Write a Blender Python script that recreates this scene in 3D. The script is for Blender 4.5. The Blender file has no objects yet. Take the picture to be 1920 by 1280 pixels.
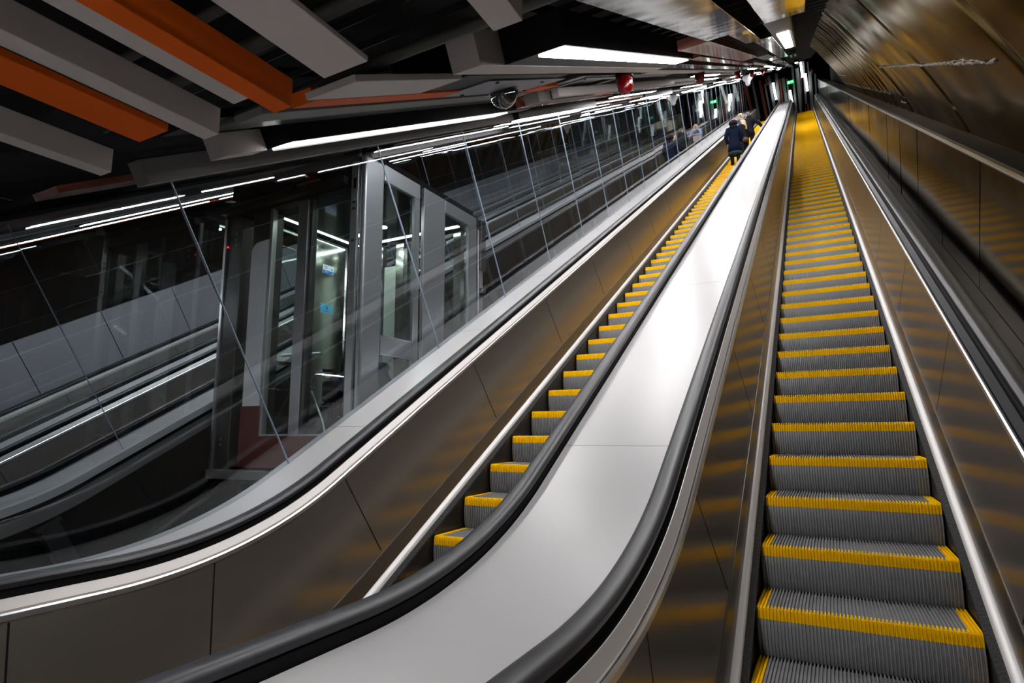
import bpy, math, random
from mathutils import Vector, Matrix
random.seed(7)
sc = bpy.context.scene
COL = sc.collection
# ------------------------------------------------------------------ camera
F_PX = 1100.0
CAM_LOC = Vector((-0.05473, -2.94748, 1.11382))
_a = Vector((-0.14537, 0.49216, -0.04298))
_R = Matrix.Rotation(_a.length, 3, _a.normalized())
_B = Matrix(((1, 0, 0), (0, 0, -1), (0, 1, 0)))
_M = _R @ _B                       # rows: image right, image down, view direction
cam = bpy.data.cameras.new('camera')
cam.sensor_width = 36.0
cam.lens = F_PX * 36.0 / 1920.0
cam.clip_start = 0.03
cam.clip_end = 300
cam.dof.use_dof = False
camo = bpy.data.objects.new('camera', cam)
COL.objects.link(camo)
r_, d_, f_ = _M[0], _M[1], _M[2]
m = Matrix.Identity(4)
for i in range(3):
    m[i][0] = r_[i]; m[i][1] = -d_[i]; m[i][2] = -f_[i]; m[i][3] = CAM_LOC[i]
camo.matrix_world = m
sc.camera = camo
# ------------------------------------------------------------------ world, exposure
w = bpy.data.worlds.new('world'); sc.world = w; w.use_nodes = True
w.node_tree.nodes['Background'].inputs[0].default_value = (0.75, 0.85, 1.0, 1)
w.node_tree.nodes['Background'].inputs[1].default_value = 0.004
sc.view_settings.view_transform = 'Standard'
sc.view_settings.look = 'None'
sc.view_settings.gamma = 1.0
sc.view_settings.use_curve_mapping = False
sc.view_settings.exposure = 0.0
LIGHT_E = 42.0                      # emission of the ceiling light strips
try:
    sc.cycles.max_bounces = 10
    sc.cycles.glossy_bounces = 5
    sc.cycles.transparent_max_bounces = 24
    sc.cycles.sample_clamp_indirect = 6.0
    sc.cycles.use_denoising = True
except Exception:
    pass
# ------------------------------------------------------------------ frames of reference
C30, S30, T30 = math.cos(math.pi/6), 0.5, math.tan(math.pi/6)
def W(x, s, n):                    # incline frame (across, along, normal) to world
    return Vector((x, s*C30 - n*S30, s*S30 + n*C30))
BASE = -0.447                      # landing level
RAD = 2.6
def path(n, s_end=42.5, y_start=-6.0, dn=0.0):
    """points (y, z) of a line at height n over the step line: level, concave arc, 30 degree incline"""
    n = n + dn
    zf = BASE + n/C30              # level part
    b = n/C30                      # incline: z = T30*y + b
    yi = (zf - b)/T30
    R = RAD + (0.82 - n)
    t = R*math.tan(math.radians(15))
    pts = [(y_start, zf)]
    cy, cz = yi - t, zf + R
    for k in range(0, 41):
        a = math.radians(30*k/40)
        pts.append((cy + R*math.sin(a), cz - R*math.cos(a)))
    s0 = pts[-1][0]/C30
    e = W(0, s_end, n)
    ds = 6
    y0, z0 = pts[-1]
    for k in range(1, ds+1):
        f = k/ds
        pts.append((y0 + (e.y-y0)*f, z0 + (e.z-z0)*f))
    return pts
def at_px(u, v, y):                # point on the plane y = const seen at a pixel of the photograph (used only to measure the end wall)
    d = _M.transposed() @ Vector(((u-960)/F_PX, (v-640)/F_PX, 1.0))
    t = (y - CAM_LOC.y)/d.y
    return CAM_LOC + d*t
# ------------------------------------------------------------------ materials
MATS = {}
def mat(name, col, rough=0.5, metal=0.0, bump=0.0, bscale=8.0, bstretch=(1, 1, 1), emit=None, estr=0.0, coat=0.0, vary=0.0, vscale=3.0, spec=0.5, rvary=0.0, edge=None):
    if name in MATS: return MATS[name]
    mt = bpy.data.materials.new(name); mt.use_nodes = True
    nt = mt.node_tree; p = nt.nodes['Principled BSDF']
    p.inputs['Base Color'].default_value = (*col, 1)
    p.inputs['Roughness'].default_value = rough
    p.inputs['Metallic'].default_value = metal
    p.inputs['Coat Weight'].default_value = coat
    p.inputs['Specular IOR Level'].default_value = spec
    if edge: p.inputs['Specular Tint'].default_value = (*edge, 1)
    if emit:
        p.inputs['Emission Color'].default_value = (*emit, 1)
        p.inputs['Emission Strength'].default_value = estr
    if bump or vary or rvary:
        tc = nt.nodes.new('ShaderNodeTexCoord')
        mp = nt.nodes.new('ShaderNodeMapping'); mp.inputs['Scale'].default_value = bstretch
        nt.links.new(tc.outputs['Object'], mp.inputs['Vector'])
    if bump:
        nz = nt.nodes.new('ShaderNodeTexNoise'); nz.inputs['Scale'].default_value = bscale
        nz.inputs['Detail'].default_value = 2.0
        bp = nt.nodes.new('ShaderNodeBump'); bp.inputs['Strength'].default_value = 1.0
        bp.inputs['Distance'].default_value = bump
        nt.links.new(mp.outputs[0], nz.inputs['Vector'])
        nt.links.new(nz.outputs['Fac'], bp.inputs['Height'])
        nt.links.new(bp.outputs[0], p.inputs['Normal'])
    if vary:
        n2 = nt.nodes.new('ShaderNodeTexNoise'); n2.inputs['Scale'].default_value = vscale
        n2.inputs['Detail'].default_value = 5.0
        nt.links.new(mp.outputs[0], n2.inputs['Vector'])
        cr = nt.nodes.new('ShaderNodeMix'); cr.data_type = 'RGBA'
        cr.inputs[6].default_value = (*[c*(1-vary) for c in col], 1)
        cr.inputs[7].default_value = (*[min(1, c*(1+vary)) for c in col], 1)
        nt.links.new(n2.outputs['Fac'], cr.inputs[0])
        nt.links.new(cr.outputs[2], p.inputs['Base Color'])
    if rvary:
        n3 = nt.nodes.new('ShaderNodeTexNoise'); n3.inputs['Scale'].default_value = vscale*1.7
        n3.inputs['Detail'].default_value = 4.0
        nt.links.new(mp.outputs[0], n3.inputs['Vector'])
        mr = nt.nodes.new('ShaderNodeMapRange')
        mr.inputs['From Min'].default_value = 0.3; mr.inputs['From Max'].default_value = 0.7
        mr.inputs['To Min'].default_value = max(0.02, rough-rvary); mr.inputs['To Max'].default_value = rough+rvary
        nt.links.new(n3.outputs['Fac'], mr.inputs['Value'])
        nt.links.new(mr.outputs[0], p.inputs['Roughness'])
    MATS[name] = mt
    return mt
def glass_mat(name, tint, ior=1.5, bump=0.0, bscale=1.2, boost=1.0):
    mt = bpy.data.materials.new(name); mt.use_nodes = True
    nt = mt.node_tree
    for n in list(nt.nodes):
        if n.type == 'BSDF_PRINCIPLED': nt.nodes.remove(n)
    out = [n for n in nt.nodes if n.type == 'OUTPUT_MATERIAL'][0]
    tr = nt.nodes.new('ShaderNodeBsdfTransparent'); tr.inputs[0].default_value = (*tint, 1)
    gl = nt.nodes.new('ShaderNodeBsdfGlossy'); gl.inputs['Roughness'].default_value = 0.015
    gl.inputs[0].default_value = (1, 1, 1, 1)
    f0 = ((ior-1)/(ior+1))**2
    lw = nt.nodes.new('ShaderNodeLayerWeight'); lw.inputs['Blend'].default_value = 0.5
    pw = nt.nodes.new('ShaderNodeMath'); pw.operation = 'POWER'; pw.inputs[1].default_value = 4.2
    nt.links.new(lw.outputs['Facing'], pw.inputs[0])
    ml = nt.nodes.new('ShaderNodeMath'); ml.operation = 'MULTIPLY_ADD'; ml.inputs[1].default_value = 1-f0; ml.inputs[2].default_value = f0
    nt.links.new(pw.outputs[0], ml.inputs[0])
    mu = nt.nodes.new('ShaderNodeMath'); mu.operation = 'MULTIPLY'; mu.inputs[1].default_value = boost; mu.use_clamp = True
    mx = nt.nodes.new('ShaderNodeMixShader')
    nt.links.new(ml.outputs[0], mu.inputs[0]); nt.links.new(mu.outputs[0], mx.inputs[0])
    nt.links.new(tr.outputs[0], mx.inputs[1]); nt.links.new(gl.outputs[0], mx.inputs[2])
    nt.links.new(mx.outputs[0], out.inputs[0])
    if bump:
        tc = nt.nodes.new('ShaderNodeTexCoord')
        nz = nt.nodes.new('ShaderNodeTexNoise'); nz.inputs['Scale'].default_value = bscale; nz.inputs['Detail'].default_value = 1.0
        bp = nt.nodes.new('ShaderNodeBump'); bp.inputs['Distance'].default_value = bump
        nt.links.new(tc.outputs['Object'], nz.inputs['Vector'])
        nt.links.new(nz.outputs['Fac'], bp.inputs['Height'])
        nt.links.new(bp.outputs[0], gl.inputs['Normal'])
    MATS[name] = mt
    return mt
STEEL = mat('satin_steel', (0.33, 0.305, 0.275), 0.22, 0.85, edge=(.65, .62, .58), vary=0.06, vscale=1.5)
STEEL_BR = mat('bright_steel', (0.80, 0.80, 0.81), 0.30, 1.0)
STRIP_LIT = mat('lit_strip', (0.52, 0.50, 0.48), 0.42, 0.45)
STRIP_W = mat('worn_aluminium', (0.72, 0.71, 0.70), 0.42, 0.2, vary=0.06, vscale=5)
STEEL_MID = mat('inner_deck_steel', (0.20, 0.19, 0.175), 0.28, 1.0)
STEEL_DK = mat('dark_steel', (0.10, 0.095, 0.09), 0.35, 0.9, vary=0.2)
STEEL_WALL = mat('polished_wall_steel', (0.22, 0.205, 0.18), 0.11, 1.0, edge=(.5, .47, .42), bump=0.003, bscale=1.3)
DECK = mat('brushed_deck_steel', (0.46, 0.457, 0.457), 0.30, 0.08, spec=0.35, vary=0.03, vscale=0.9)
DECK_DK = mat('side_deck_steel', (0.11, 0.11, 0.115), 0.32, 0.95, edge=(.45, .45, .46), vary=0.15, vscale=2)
BLACK = mat('matt_black', (0.004, 0.004, 0.0045), 0.7, spec=0.15)
BLACK_GL = mat('black_lacquer', (0.007, 0.007, 0.008), 0.35, spec=0.15)
RUBBER = mat('black_rubber', (0.018, 0.019, 0.023), 0.38, 0.0)
GREYALU = mat('step_aluminium', (0.27, 0.275, 0.285), 0.45, 0.2, vary=0.12, vscale=4)
YELLOW = mat('yellow_paint', (1.0, 0.58, 0.0), 0.5, 0.0, spec=0.08, vary=0.08, vscale=6)
BRUSH = mat('brush_black', (0.015, 0.015, 0.016), 0.8, bump=0.01, bscale=60)
WHITE_P = mat('white_board', (0.50, 0.455, 0.445), 0.45, 0.0, vary=0.04)
GREY_P = mat('grey_board', (0.17, 0.165, 0.16), 0.5, 0.0, spec=0.2)
ORANGE_P = mat('orange_board', (0.62, 0.10, 0.008), 0.5, 0.0, spec=0.1)
TERRA_P = mat('terracotta_board', (0.36, 0.10, 0.055), 0.25, 0.0, bump=0.003, bscale=2.0, coat=0.5)
MIRROR_P = mat('mirror_steel_board', (0.34, 0.33, 0.31), 0.09, 1.0, bump=0.006, bscale=1.6)
LAMP = mat('light_strip', (1, 1, 1), 0.5, emit=(1.0, 0.975, 0.98), estr=LIGHT_E)
LAMP_W = mat('light_tube', (1, 1, 1), 0.5, emit=(0.93, 1.0, 0.93), estr=3.5)
LAMP_S = mat('downlight_glow', (1, 1, 1), 0.5, emit=(0.95, 1.0, 0.95), estr=140.0)
GLASS = glass_mat('partition_glass', (0.90, 0.93, 0.95), 1.52, bump=0.0012, bscale=0.9, boost=1.15)
GLASS2 = glass_mat('lift_glass', (0.90, 0.95, 0.93), 1.5, boost=0.9)
GEDGE = mat('glass_edge', (0.34, 0.42, 0.52), 0.2, 0.0, spec=0.8)
RED = mat('red_lens', (0.13, 0.0005, 0.001), 0.15, 0.0, coat=0.4, bump=0.004, bscale=60)
REDBR = mat('oxide_red_steel', (0.20, 0.055, 0.045), 0.30, 0.5, vary=0.15)
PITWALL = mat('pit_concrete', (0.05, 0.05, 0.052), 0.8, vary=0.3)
LINING = None
# ------------------------------------------------------------------ mesh helpers
class MB:
    def __init__(s): s.v = []; s.f = []; s.m = []
    def quad(s, pts, mi=0):
        b = len(s.v); s.v += [tuple(p) for p in pts]; s.f.append(tuple(range(b, b+len(pts)))); s.m.append(mi)
    def hexa(s, p, mi=0):            # 8 points: bottom 4, top 4
        b = len(s.v); s.v += [tuple(q) for q in p]
        for f in ((3, 2, 1, 0), (4, 5, 6, 7), (0, 1, 5, 4), (1, 2, 6, 5), (2, 3, 7, 6), (3, 0, 4, 7)):
            s.f.append(tuple(b+i for i in f)); s.m.append(mi)
        return s
    def box(s, x0, x1, y0, y1, z0, z1, mi=0):
        return s.hexa([(x0, y0, z0), (x1, y0, z0), (x1, y1, z0), (x0, y1, z0), (x0, y0, z1), (x1, y0, z1), (x1, y1, z1), (x0, y1, z1)], mi)
    def ibox(s, x0, x1, s0, s1, n0, n1, mi=0):
        return s.hexa([W(x0, s0, n0), W(x1, s0, n0), W(x1, s1, n0), W(x0, s1, n0), W(x0, s0, n1), W(x1, s0, n1), W(x1, s1, n1), W(x0, s1, n1)], mi)
    def tube(s, pts, r, seg=10, mi=0, cap=True):
        pts = [Vector(p) for p in pts]; rr = r if isinstance(r, (list, tuple)) else [r]*len(pts)
        b = len(s.v); up = Vector((0, 0, 1)); prev = None
        for i, p in enumerate(pts):
            d = (pts[min(i+1, len(pts)-1)] - pts[max(i-1, 0)]).normalized()
            u = prev if prev is not None else (up if abs(d.z) < 0.9 else Vector((1, 0, 0)))
            a = (u - d*u.dot(d)).normalized(); c = d.cross(a); prev = a
            for k in range(seg):
                t = 2*math.pi*k/seg
                s.v.append(tuple(p + (a*math.cos(t) + c*math.sin(t))*rr[i]))
        for i in range(len(pts)-1):
            for k in range(seg):
                k2 = (k+1) % seg
                s.f.append((b+i*seg+k, b+i*seg+k2, b+(i+1)*seg+k2, b+(i+1)*seg+k)); s.m.append(mi)
        if cap:
            s.f.append(tuple(b+k for k in reversed(range(seg)))); s.m.append(mi)
            e = b+(len(pts)-1)*seg
            s.f.append(tuple(e+k for k in range(seg))); s.m.append(mi)
        return s
    def rings(s, rings, mi=0, cap=True):   # loft through lists of points
        b = len(s.v); n = len(rings[0])
        for r in rings: s.v += [tuple(p) for p in r]
        for i in range(len(rings)-1):
            for k in range(n):
                k2 = (k+1) % n
                s.f.append((b+i*n+k, b+i*n+k2, b+(i+1)*n+k2, b+(i+1)*n+k)); s.m.append(mi)
        if cap:
            s.f.append(tuple(b+k for k in reversed(range(n)))); s.m.append(mi)
            e = b+(len(rings)-1)*n
            s.f.append(tuple(e+k for k in range(n))); s.m.append(mi)
        return s
    def sweep(s, prof, s_end=42.5, y_start=-6.0, dn=0.0, closed=True, mi=0, xc=0.0, sx=1):
        """profile of (dx, n) corners swept along the escalator path"""
        paths = [path(n, s_end, y_start, dn) for _, n in prof]
        xs = [xc + sx*dx for dx, _ in prof]
        rg = [[(xs[j], paths[j][i][0], paths[j][i][1]) for j in range(len(prof))] for i in range(len(paths[0]))]
        if closed: return s.rings(rg, mi)
        b = len(s.v); n = len(prof)
        for r in rg: s.v += r
        for i in range(len(rg)-1):
            for k in range(n-1):
                s.f.append((b+i*n+k, b+i*n+k+1, b+(i+1)*n+k+1, b+(i+1)*n+k)); s.m.append(mi)
        return s
    def build(s, name, mats, parent=None, smooth=False, bevel=0.0, recalc=True):
        me = bpy.data.meshes.new(name)
        off = Vector(parent_loc(parent)) if parent else Vector((0, 0, 0))
        me.from_pydata([tuple(Vector(v)-off) for v in s.v], [], s.f)
        ml = mats if isinstance(mats, (list, tuple)) else [mats]
        for x in ml: me.materials.append(x)
        for i, p in enumerate(me.polygons):
            p.material_index = s.m[i]; p.use_smooth = smooth
        if recalc:
            import bmesh
            bm = bmesh.new(); bm.from_mesh(me); bmesh.ops.recalc_face_normals(bm, faces=bm.faces); bm.to_mesh(me); bm.free()
        me.update()
        o = bpy.data.objects.new(name, me); COL.objects.link(o)
        if parent: o.parent = parent
        if bevel:
            b = o.modifiers.new('bevel', 'BEVEL'); b.width = bevel; b.segments = 2; b.limit_method = 'ANGLE'
        if smooth:
            try:
                me.set_sharp_from_angle(angle=math.radians(40))
            except Exception: pass
        return o
def parent_loc(p):
    l = Vector((0, 0, 0))
    while p is not None:
        l = l + Vector(p.location); p = p.parent
    return l
def tag(o, label, cat, group=None, kind=None):
    if label: o['label'] = label
    if cat: o['category'] = cat
    if group: o['group'] = group
    if kind: o['kind'] = kind
    return o
def thing(name, loc, label, cat, group=None):
    o = bpy.data.objects.new(name, None); COL.objects.link(o); o.location = Vector(loc)
    o.empty_display_size = 0.2
    return tag(o, label, cat, group)
def struct(o): o['kind'] = 'structure'; return o
def copy_tree(o, parent=None):
    c = o.copy(); COL.objects.link(c); c.parent = parent
    for ch in list(o.children): copy_tree(ch, c)
    return c
def lab(o, t): o['label'] = t; return o
#PARTS
# ------------------------------------------------------------------ escalators
HW = 0.4595
N_RIDGE = 58
def step_meshes():
    """grooved step: (grey body, yellow edge)"""
    prof = [(0.392, -0.012), (0.385, 0.0), (0.30, 0.0), (0.15, 0.0), (0.030, 0.0), (0.006, -0.002), (0.0, -0.008), (-0.003, -0.022), (-0.0065, -0.062),
            (-0.0095, -0.085), (-0.011, -0.12), (-0.009, -0.155), (-0.004, -0.19), (0.004, -0.222), (0.012, -0.245)]
    nrm = []
    for i in range(len(prof)):
        a = prof[max(i-1, 0)]; b = prof[min(i+1, len(prof)-1)]
        dy, dz = b[0]-a[0], b[1]-a[1]; L = math.hypot(dy, dz)
        nrm.append((dz/L, -dy/L))
    dep = 0.012
    grey, yel = MB(), MB()
    wdt = 2*HW/N_RIDGE
    def emit(xa, xb, hi_a, hi_b, i):
        def P(x, hi, j):
            y, z = prof[j]; ny, nz = nrm[j]
            k = 0.0 if hi else dep
            return (x, y-ny*k, z-nz*k)
        xm = (xa+xb)/2
        y0 = prof[i][0]; z1 = prof[i+1][1]
        nose = (4 <= i <= 7)
        side = abs(xm) > HW-0.05 and i < 5
        (yel if nose or side else grey).quad([P(xa, hi_a, i), P(xb, hi_b, i), P(xb, hi_b, i+1), P(xa, hi_a, i+1)])
    for r in range(N_RIDGE):
        x0 = -HW + r*wdt
        xs = [(x0, 0, x0+wdt*0.48, 0), (x0+wdt*0.48, 0, x0+wdt*0.52, 1), (x0+wdt*0.52, 1, x0+wdt*0.96, 1), (x0+wdt*0.96, 1, x0+wdt, 0)]
        for (xa, ha, xb, hb) in xs:
            for i in range(len(prof)-1): emit(xa, xb, ha, hb, i)
    for sx in (-1, 1):               # closed sides
        poly = [(sx*HW, y-ny*dep, z-nz*dep) for (y, z), (ny, nz) in zip(prof, nrm)]
        grey.quad(poly + [(sx*HW, 0.392, -0.245)])
    return grey, yel
_g, _y = step_meshes()
def proto_step(parent):
    g = _g.build('step', GREYALU, None, recalc=False); g.parent = parent
    y = _y.build('yellow_edge', YELLOW, None, recalc=False); y.parent = g
    return g
def escalator(xc, label, phase, k0=-3, k1=91, dn=0.0, steps=True, joint0=0.33, sides=(-1, 1), base_loc=None):
    root = thing('escalator', (xc, 0, BASE), label, 'escalator', None)
    for s_ in sides:
        nm = 'balustrade_panel'
        b = MB()
        b.sweep([(0.552, 0.175), (0.630, 0.755), (0.640, 0.755), (0.562, 0.175)], dn=dn, xc=xc, sx=s_)
        for k in range(-2, 24):       # vertical panel joints
            s = joint0 + 1.77*k
            if k == -1: s = -0.60
            if k == -2: s = -1.38
            n0, n1 = 0.20, 0.75
            e = 0.0008
            def P(x, n, ds):
                if s > -0.2: return W(xc+s_*x, s+ds, n+dn)
                if k == -1:
                    y_, z_ = path(n, dn=dn)[16]
                    return Vector((xc+s_*x, y_+ds, z_))
                return Vector((xc+s_*x, -1.80+ds, BASE+(n+dn)/C30))
            b.quad([P(0.552+0.0034-e*1.5, n0, -0.004), P(0.552+0.0034-e*1.5, n0, 0.004), P(0.630-e, n1, 0.004), P(0.630-e, n1, -0.004)], 1)
        b.build(nm, [STEEL, BLACK], root, smooth=True)
        MB().sweep([(0.520, 0.02), (0.522, 0.078), (0.552, 0.175), (0.575, 0.175), (0.575, 0.02)], dn=dn, xc=xc, sx=s_).build('inner_deck', STEEL_MID, root, smooth=False)
        MB().sweep([(0.550, 0.174), (0.549, 0.180), (0.560, 0.181), (0.562, 0.174)], dn=dn, xc=xc, sx=s_).build('deck_lip', STEEL_MID, root)
        MB().sweep([(0.486, 0.035), (0.488, 0.062), (0.496, 0.074), (0.518, 0.082), (0.530, 0.080), (0.530, 0.035)], dn=dn, xc=xc, sx=s_).build('skirt_trim', STRIP_W, root, smooth=True)
        MB().sweep([(0.470, -0.30), (0.470, 0.036), (0.520, 0.036), (0.520, -0.30)], dn=dn, xc=xc, sx=s_).build('skirt_panel', STEEL_DK, root)
        MB().sweep([(0.455, 0.012), (0.455, 0.028), (0.488, 0.048), (0.488, 0.012)], dn=dn, xc=xc, sx=s_).build('safety_brush', BRUSH, root)
        # moulding between panel and handrail: bright bead and bevelled strip
        MB().sweep([(0.622, 0.757), (0.624, 0.776), (0.632, 0.781), (0.642, 0.776), (0.642, 0.757)], dn=dn, xc=xc, sx=s_).build('trim_bead', STEEL_BR, root, smooth=True)
        MB().sweep([(0.645, 0.770), (0.646, 0.786), (0.674, 0.818), (0.678, 0.818), (0.678, 0.782)], dn=dn, xc=xc, sx=s_).build('edge_strip', STRIP_LIT if s_ < 0 else BLACK_GL, root)  # one strip, pale left and black right: reflected light put into colour
        MB().sweep([(0.679, 0.770), (0.679, 0.800), (0.700, 0.812), (0.706, 0.838), (0.778, 0.838), (0.778, 0.770)], dn=dn, xc=xc, sx=s_).build('handrail_guide', BLACK, root)
        hr = [(0.703, 0.838), (0.691, 0.846), (0.690, 0.862), (0.700, 0.873), (0.720, 0.878), (0.752, 0.878), (0.772, 0.873), (0.782, 0.862), (0.781, 0.846), (0.769, 0.838)]
        MB().sweep(hr, dn=dn, xc=xc, sx=s_).build('handrail', RUBBER, root, smooth=True)
    if steps:
        p0 = proto_step(root); first = True
        for k in range(k0, k1):
            s = (k+phase)*0.4/C30
            nz = 0.0
            pos = W(xc, s, dn)
            z = pos.z
            if s < 0.0:
                # concave transition: rise shrinks towards the landing
                z = max(pos.z, BASE - 0.0 + 0.10*max(0, (s+1.1))) if s < -0.7 else pos.z
            o = p0 if first else copy_tree(p0, root)
            first = False
            o.location = Vector((0, pos.y, z)) - Vector((0, 0, BASE))
    else:
        MB().ibox(xc-0.45, xc+0.45, 0, 42, -0.12+dn, -0.08+dn).build('step_band', GREYALU, root)
    return root
XL = -2.17
escalator(0.0, 'right-hand escalator with yellow-edged steps, beside the polished steel side wall', 0.0)
escalator(XL, 'escalator carrying the people, between the white centre deck and the glass partition', 0.60)
MIR = -9.1
DNF = -0.05
escalator(MIR - XL, 'escalator beyond the lift and both glass partitions, nearer the lift shaft', 0.3, dn=DNF, steps=False)
escalator(MIR, 'farthest escalator on the left, under the grey cladding of the far side wall', 0.3, dn=DNF, steps=False)
# ------------------------------------------------------------------ sheet-metal decks between and beside the escalators
def deck(name, x0, x1, n, m_, label, seams, dn=0.0, lip=0.0):
    b = MB()
    b.sweep([(x0, n-0.06), (x0, n), (x1, n), (x1, n-0.06)], dn=dn)
    for s in seams:
        b.ibox(x0+0.004, x1-0.004, s-0.0012, s+0.0012, n+dn+0.0002, n+dn+0.0006, 1)
    o = b.build(name, [m_, STEEL_DK], None)
    return tag(o, label, 'deck')
deck('centre_deck', XL+0.784, -0.784, 0.805, DECK, 'wide pale brushed steel deck between the two near escalators', [0.66+2.9*k for k in range(14)])
deck('ledge_deck', -3.42, XL-0.784, 0.805, DECK, 'narrow pale steel ledge at the foot of the near glass partition', [0.9+1.95*k for k in range(20)])
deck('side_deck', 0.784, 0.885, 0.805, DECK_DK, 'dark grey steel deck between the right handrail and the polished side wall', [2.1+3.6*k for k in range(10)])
deck('centre_deck', MIR+0.784, MIR-XL-0.784, 0.805, DECK, 'pale steel deck between the two escalators beyond the lift', [1.2+2.9*k for k in range(14)], dn=DNF)
deck('ledge_deck', MIR-XL+0.784, MIR+3.42, 0.805, DECK, 'pale steel ledge along the far side of the lift shaft', [0.2+1.95*k for k in range(20)], dn=DNF)
# ------------------------------------------------------------------ glass partitions
def partition(x, joints, label, dn, base_n=0.806):
    root = thing('glass_screen', W(x, 0, base_n), label, 'glass screen')
    h = 0.0028
    TOP = 2.84
    pts = [p for p in path(0.806, 42.5, -6.0, dn) if Vector((0, p[0], p[1])).dot(Vector((0, C30, S30))) < joints[0]-0.3]
    a = W(x, joints[0]-0.004, base_n+dn); c = W(x, joints[0]-0.004, TOP)
    out = pts + [(a.y, a.z), (c.y, c.z), (-1.75, 2.19), (-6.0, 2.19)]
    b = MB(); n = len(out)
    b.quad([(x-h, y, z) for y, z in out], 0); b.quad([(x+h, y, z) for y, z in reversed(out)], 0)
    for i in range(n):
        j = (i+1) % n
        b.quad([(x-h, *out[i]), (x-h, *out[j]), (x+h, *out[j]), (x+h, *out[i])], 1)
    b.build('glass_pane', [GLASS, GEDGE], root)
    rnd = random.Random(int(-x*100))
    for k in range(len(joints)-1):
        s0, s1 = joints[k]+0.001, joints[k+1]-0.004
        b = MB()
        t0, t1 = rnd.uniform(-.003, .003), rnd.uniform(-.003, .003)
        p = [W(x-h, s0, base_n+dn), W(x+h, s0, base_n+dn), W(x+h+t0, s1, base_n+dn), W(x-h+t0, s1, base_n+dn),
             W(x-h+t1, s0, TOP), W(x+h+t1, s0, TOP), W(x+h+t0+t1, s1, TOP), W(x-h+t0+t1, s1, TOP)]
        b.hexa(p); b.m = [1, 1, 1, 0, 1, 0]
        b.build('glass_pane', [GLASS, GEDGE], root)
    b0 = None
    for s in joints:
        b = MB(); b.ibox(x-.007, x+.007, s-.0035, s+.0005, base_n+dn, TOP); b.build('joint_strip', [GEDGE], root)
    return root
J1 = [0.40, 2.42, 3.97] + [5.49+1.53*k for k in range(25)]
J2 = [0.62, 2.13] + [3.66+1.53*k for k in range(26)]
partition(-3.35, J1, 'near glass partition along the ledge beside the escalator, in front of the lift', 0.0)
partition(-5.75, J2, 'far glass partition behind the lift, seen through the near one', DNF)
# ------------------------------------------------------------------ right side wall, ledge, tunnel lining
b = MB(); rnd = random.Random(3)
sj = -2.15
b.sweep([(0.892, 0.80), (0.892, 1.66), (0.93, 1.66), (0.93, 0.80)], y_start=-6, s_end=-2.0 if False else 42.5, mi=1)
for k in range(0, 38):
    s0 = sj + 1.2*k; s1 = s0+1.2-0.006
    t = [rnd.uniform(-.0035, .0035) for _ in range(3)]
    X = lambda a: 0.884 + a
    b.hexa([W(X(t[0]), s0, 0.81), W(0.8915, s0, 0.81), W(0.8915, s1, 0.81), W(X(t[1]), s1, 0.81),
            W(X(t[2]), s0, 1.655), W(0.8915, s0, 1.655), W(0.8915, s1, 1.655), W(X(t[2]+t[1]-t[0]), s1, 1.655)], 0)
struct(b.build('wall_right', [STEEL_WALL, STEEL_BR]))
b = MB()
b.sweep([(0.872, 1.658), (0.872, 1.674), (0.91, 1.682), (1.25, 1.60), (1.25, 1.50), (0.93, 1.64)])
struct(b.build('trim_1', [mat('ledge_metal', (0.03, 0.03, 0.034), 0.45, 0.4, vary=0.25, vscale=3, bump=0.004)]))
b = MB(); b.sweep([(0.868, 1.668), (0.868, 1.677), (0.885, 1.680), (0.885, 1.668)])
struct(b.build('trim_2', [STEEL_BR]))
# lining
LINING = mat('tunnel_lining_metal', (0.12, 0.096, 0.056), 0.17, 1.0, edge=(.52, .46, .36), vary=0.4, vscale=1.1, rvary=0.07, bump=0.003, bscale=0.8)  # brass tint imitates yellow steps reflected in the steel
prof = [(1.19, 1.45), (1.15, 1.57), (1.10, 1.70), (1.035, 1.84), (0.95, 2.00), (0.87, 2.14), (0.79, 2.27), (0.70, 2.41), (0.60, 2.56), (0.50, 2.71), (0.395, 2.86), (0.25, 3.03), (0.05, 3.22)]
rings_at = [-0.9, 1.6, 4.15, 7.0, 9.9, 12.8, 15.7]
b = MB()
def lining_off(s):
    d = 0.013*math.sin(2*math.pi*s/0.62)*min(1, max(0.06, (s-6)/3)) + 0.003*math.sin(2*math.pi*s/1.31+1)
    for r in rings_at:
        q = abs(s-r)
        if q < 0.05: d += 0.02*(1-q/0.05)
    return d
ns = 560
cols = []
for i in range(ns+1):
    s = -3.5 + (19.0+3.5)*i/ns
    d = lining_off(s)
    row = []
    for j, (x, n) in enumerate(prof):
        a = prof[max(j-1, 0)]; c = prof[min(j+1, len(prof)-1)]
        tx, tn = c[0]-a[0], c[1]-a[1]; L = math.hypot(tx, tn)
        ox, on = tn/L, -tx/L          # outward
        row.append(W(x+ox*d, s, n+on*d))
    cols.append(row)
base = 0
for r in cols: b.v += [tuple(p) for p in r]
npf = len(prof)
for i in range(ns):
    for j in range(npf-1):
        b.f.append((i*npf+j, i*npf+j+1, (i+1)*npf+j+1, (i+1)*npf+j)); b.m.append(0)
o = b.build('wall_right_vault', [LINING], smooth=True)
sm_ = o.modifiers.new('solid', 'SOLIDIFY'); sm_.thickness = 0.006; sm_.offset = 0.0
struct(o)
b = MB(); rnd = random.Random(5)
def seam(s0, s1, f):
    pts = []; rr = []
    k = int((s1-s0)/0.03)
    for i in range(k+1):
        s = s0+(s1-s0)*i/k
        t = f; j = int(t); u = t-j
        x = prof[j][0]*(1-u)+prof[j+1][0]*u; n = prof[j][1]*(1-u)+prof[j+1][1]*u
        pts.append(W(x-0.010+rnd.uniform(-.004, .004), s, n+rnd.uniform(-.006, .006))); rr.append(rnd.uniform(.004, .011))
    b.tube(pts, rr, 6)
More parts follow.
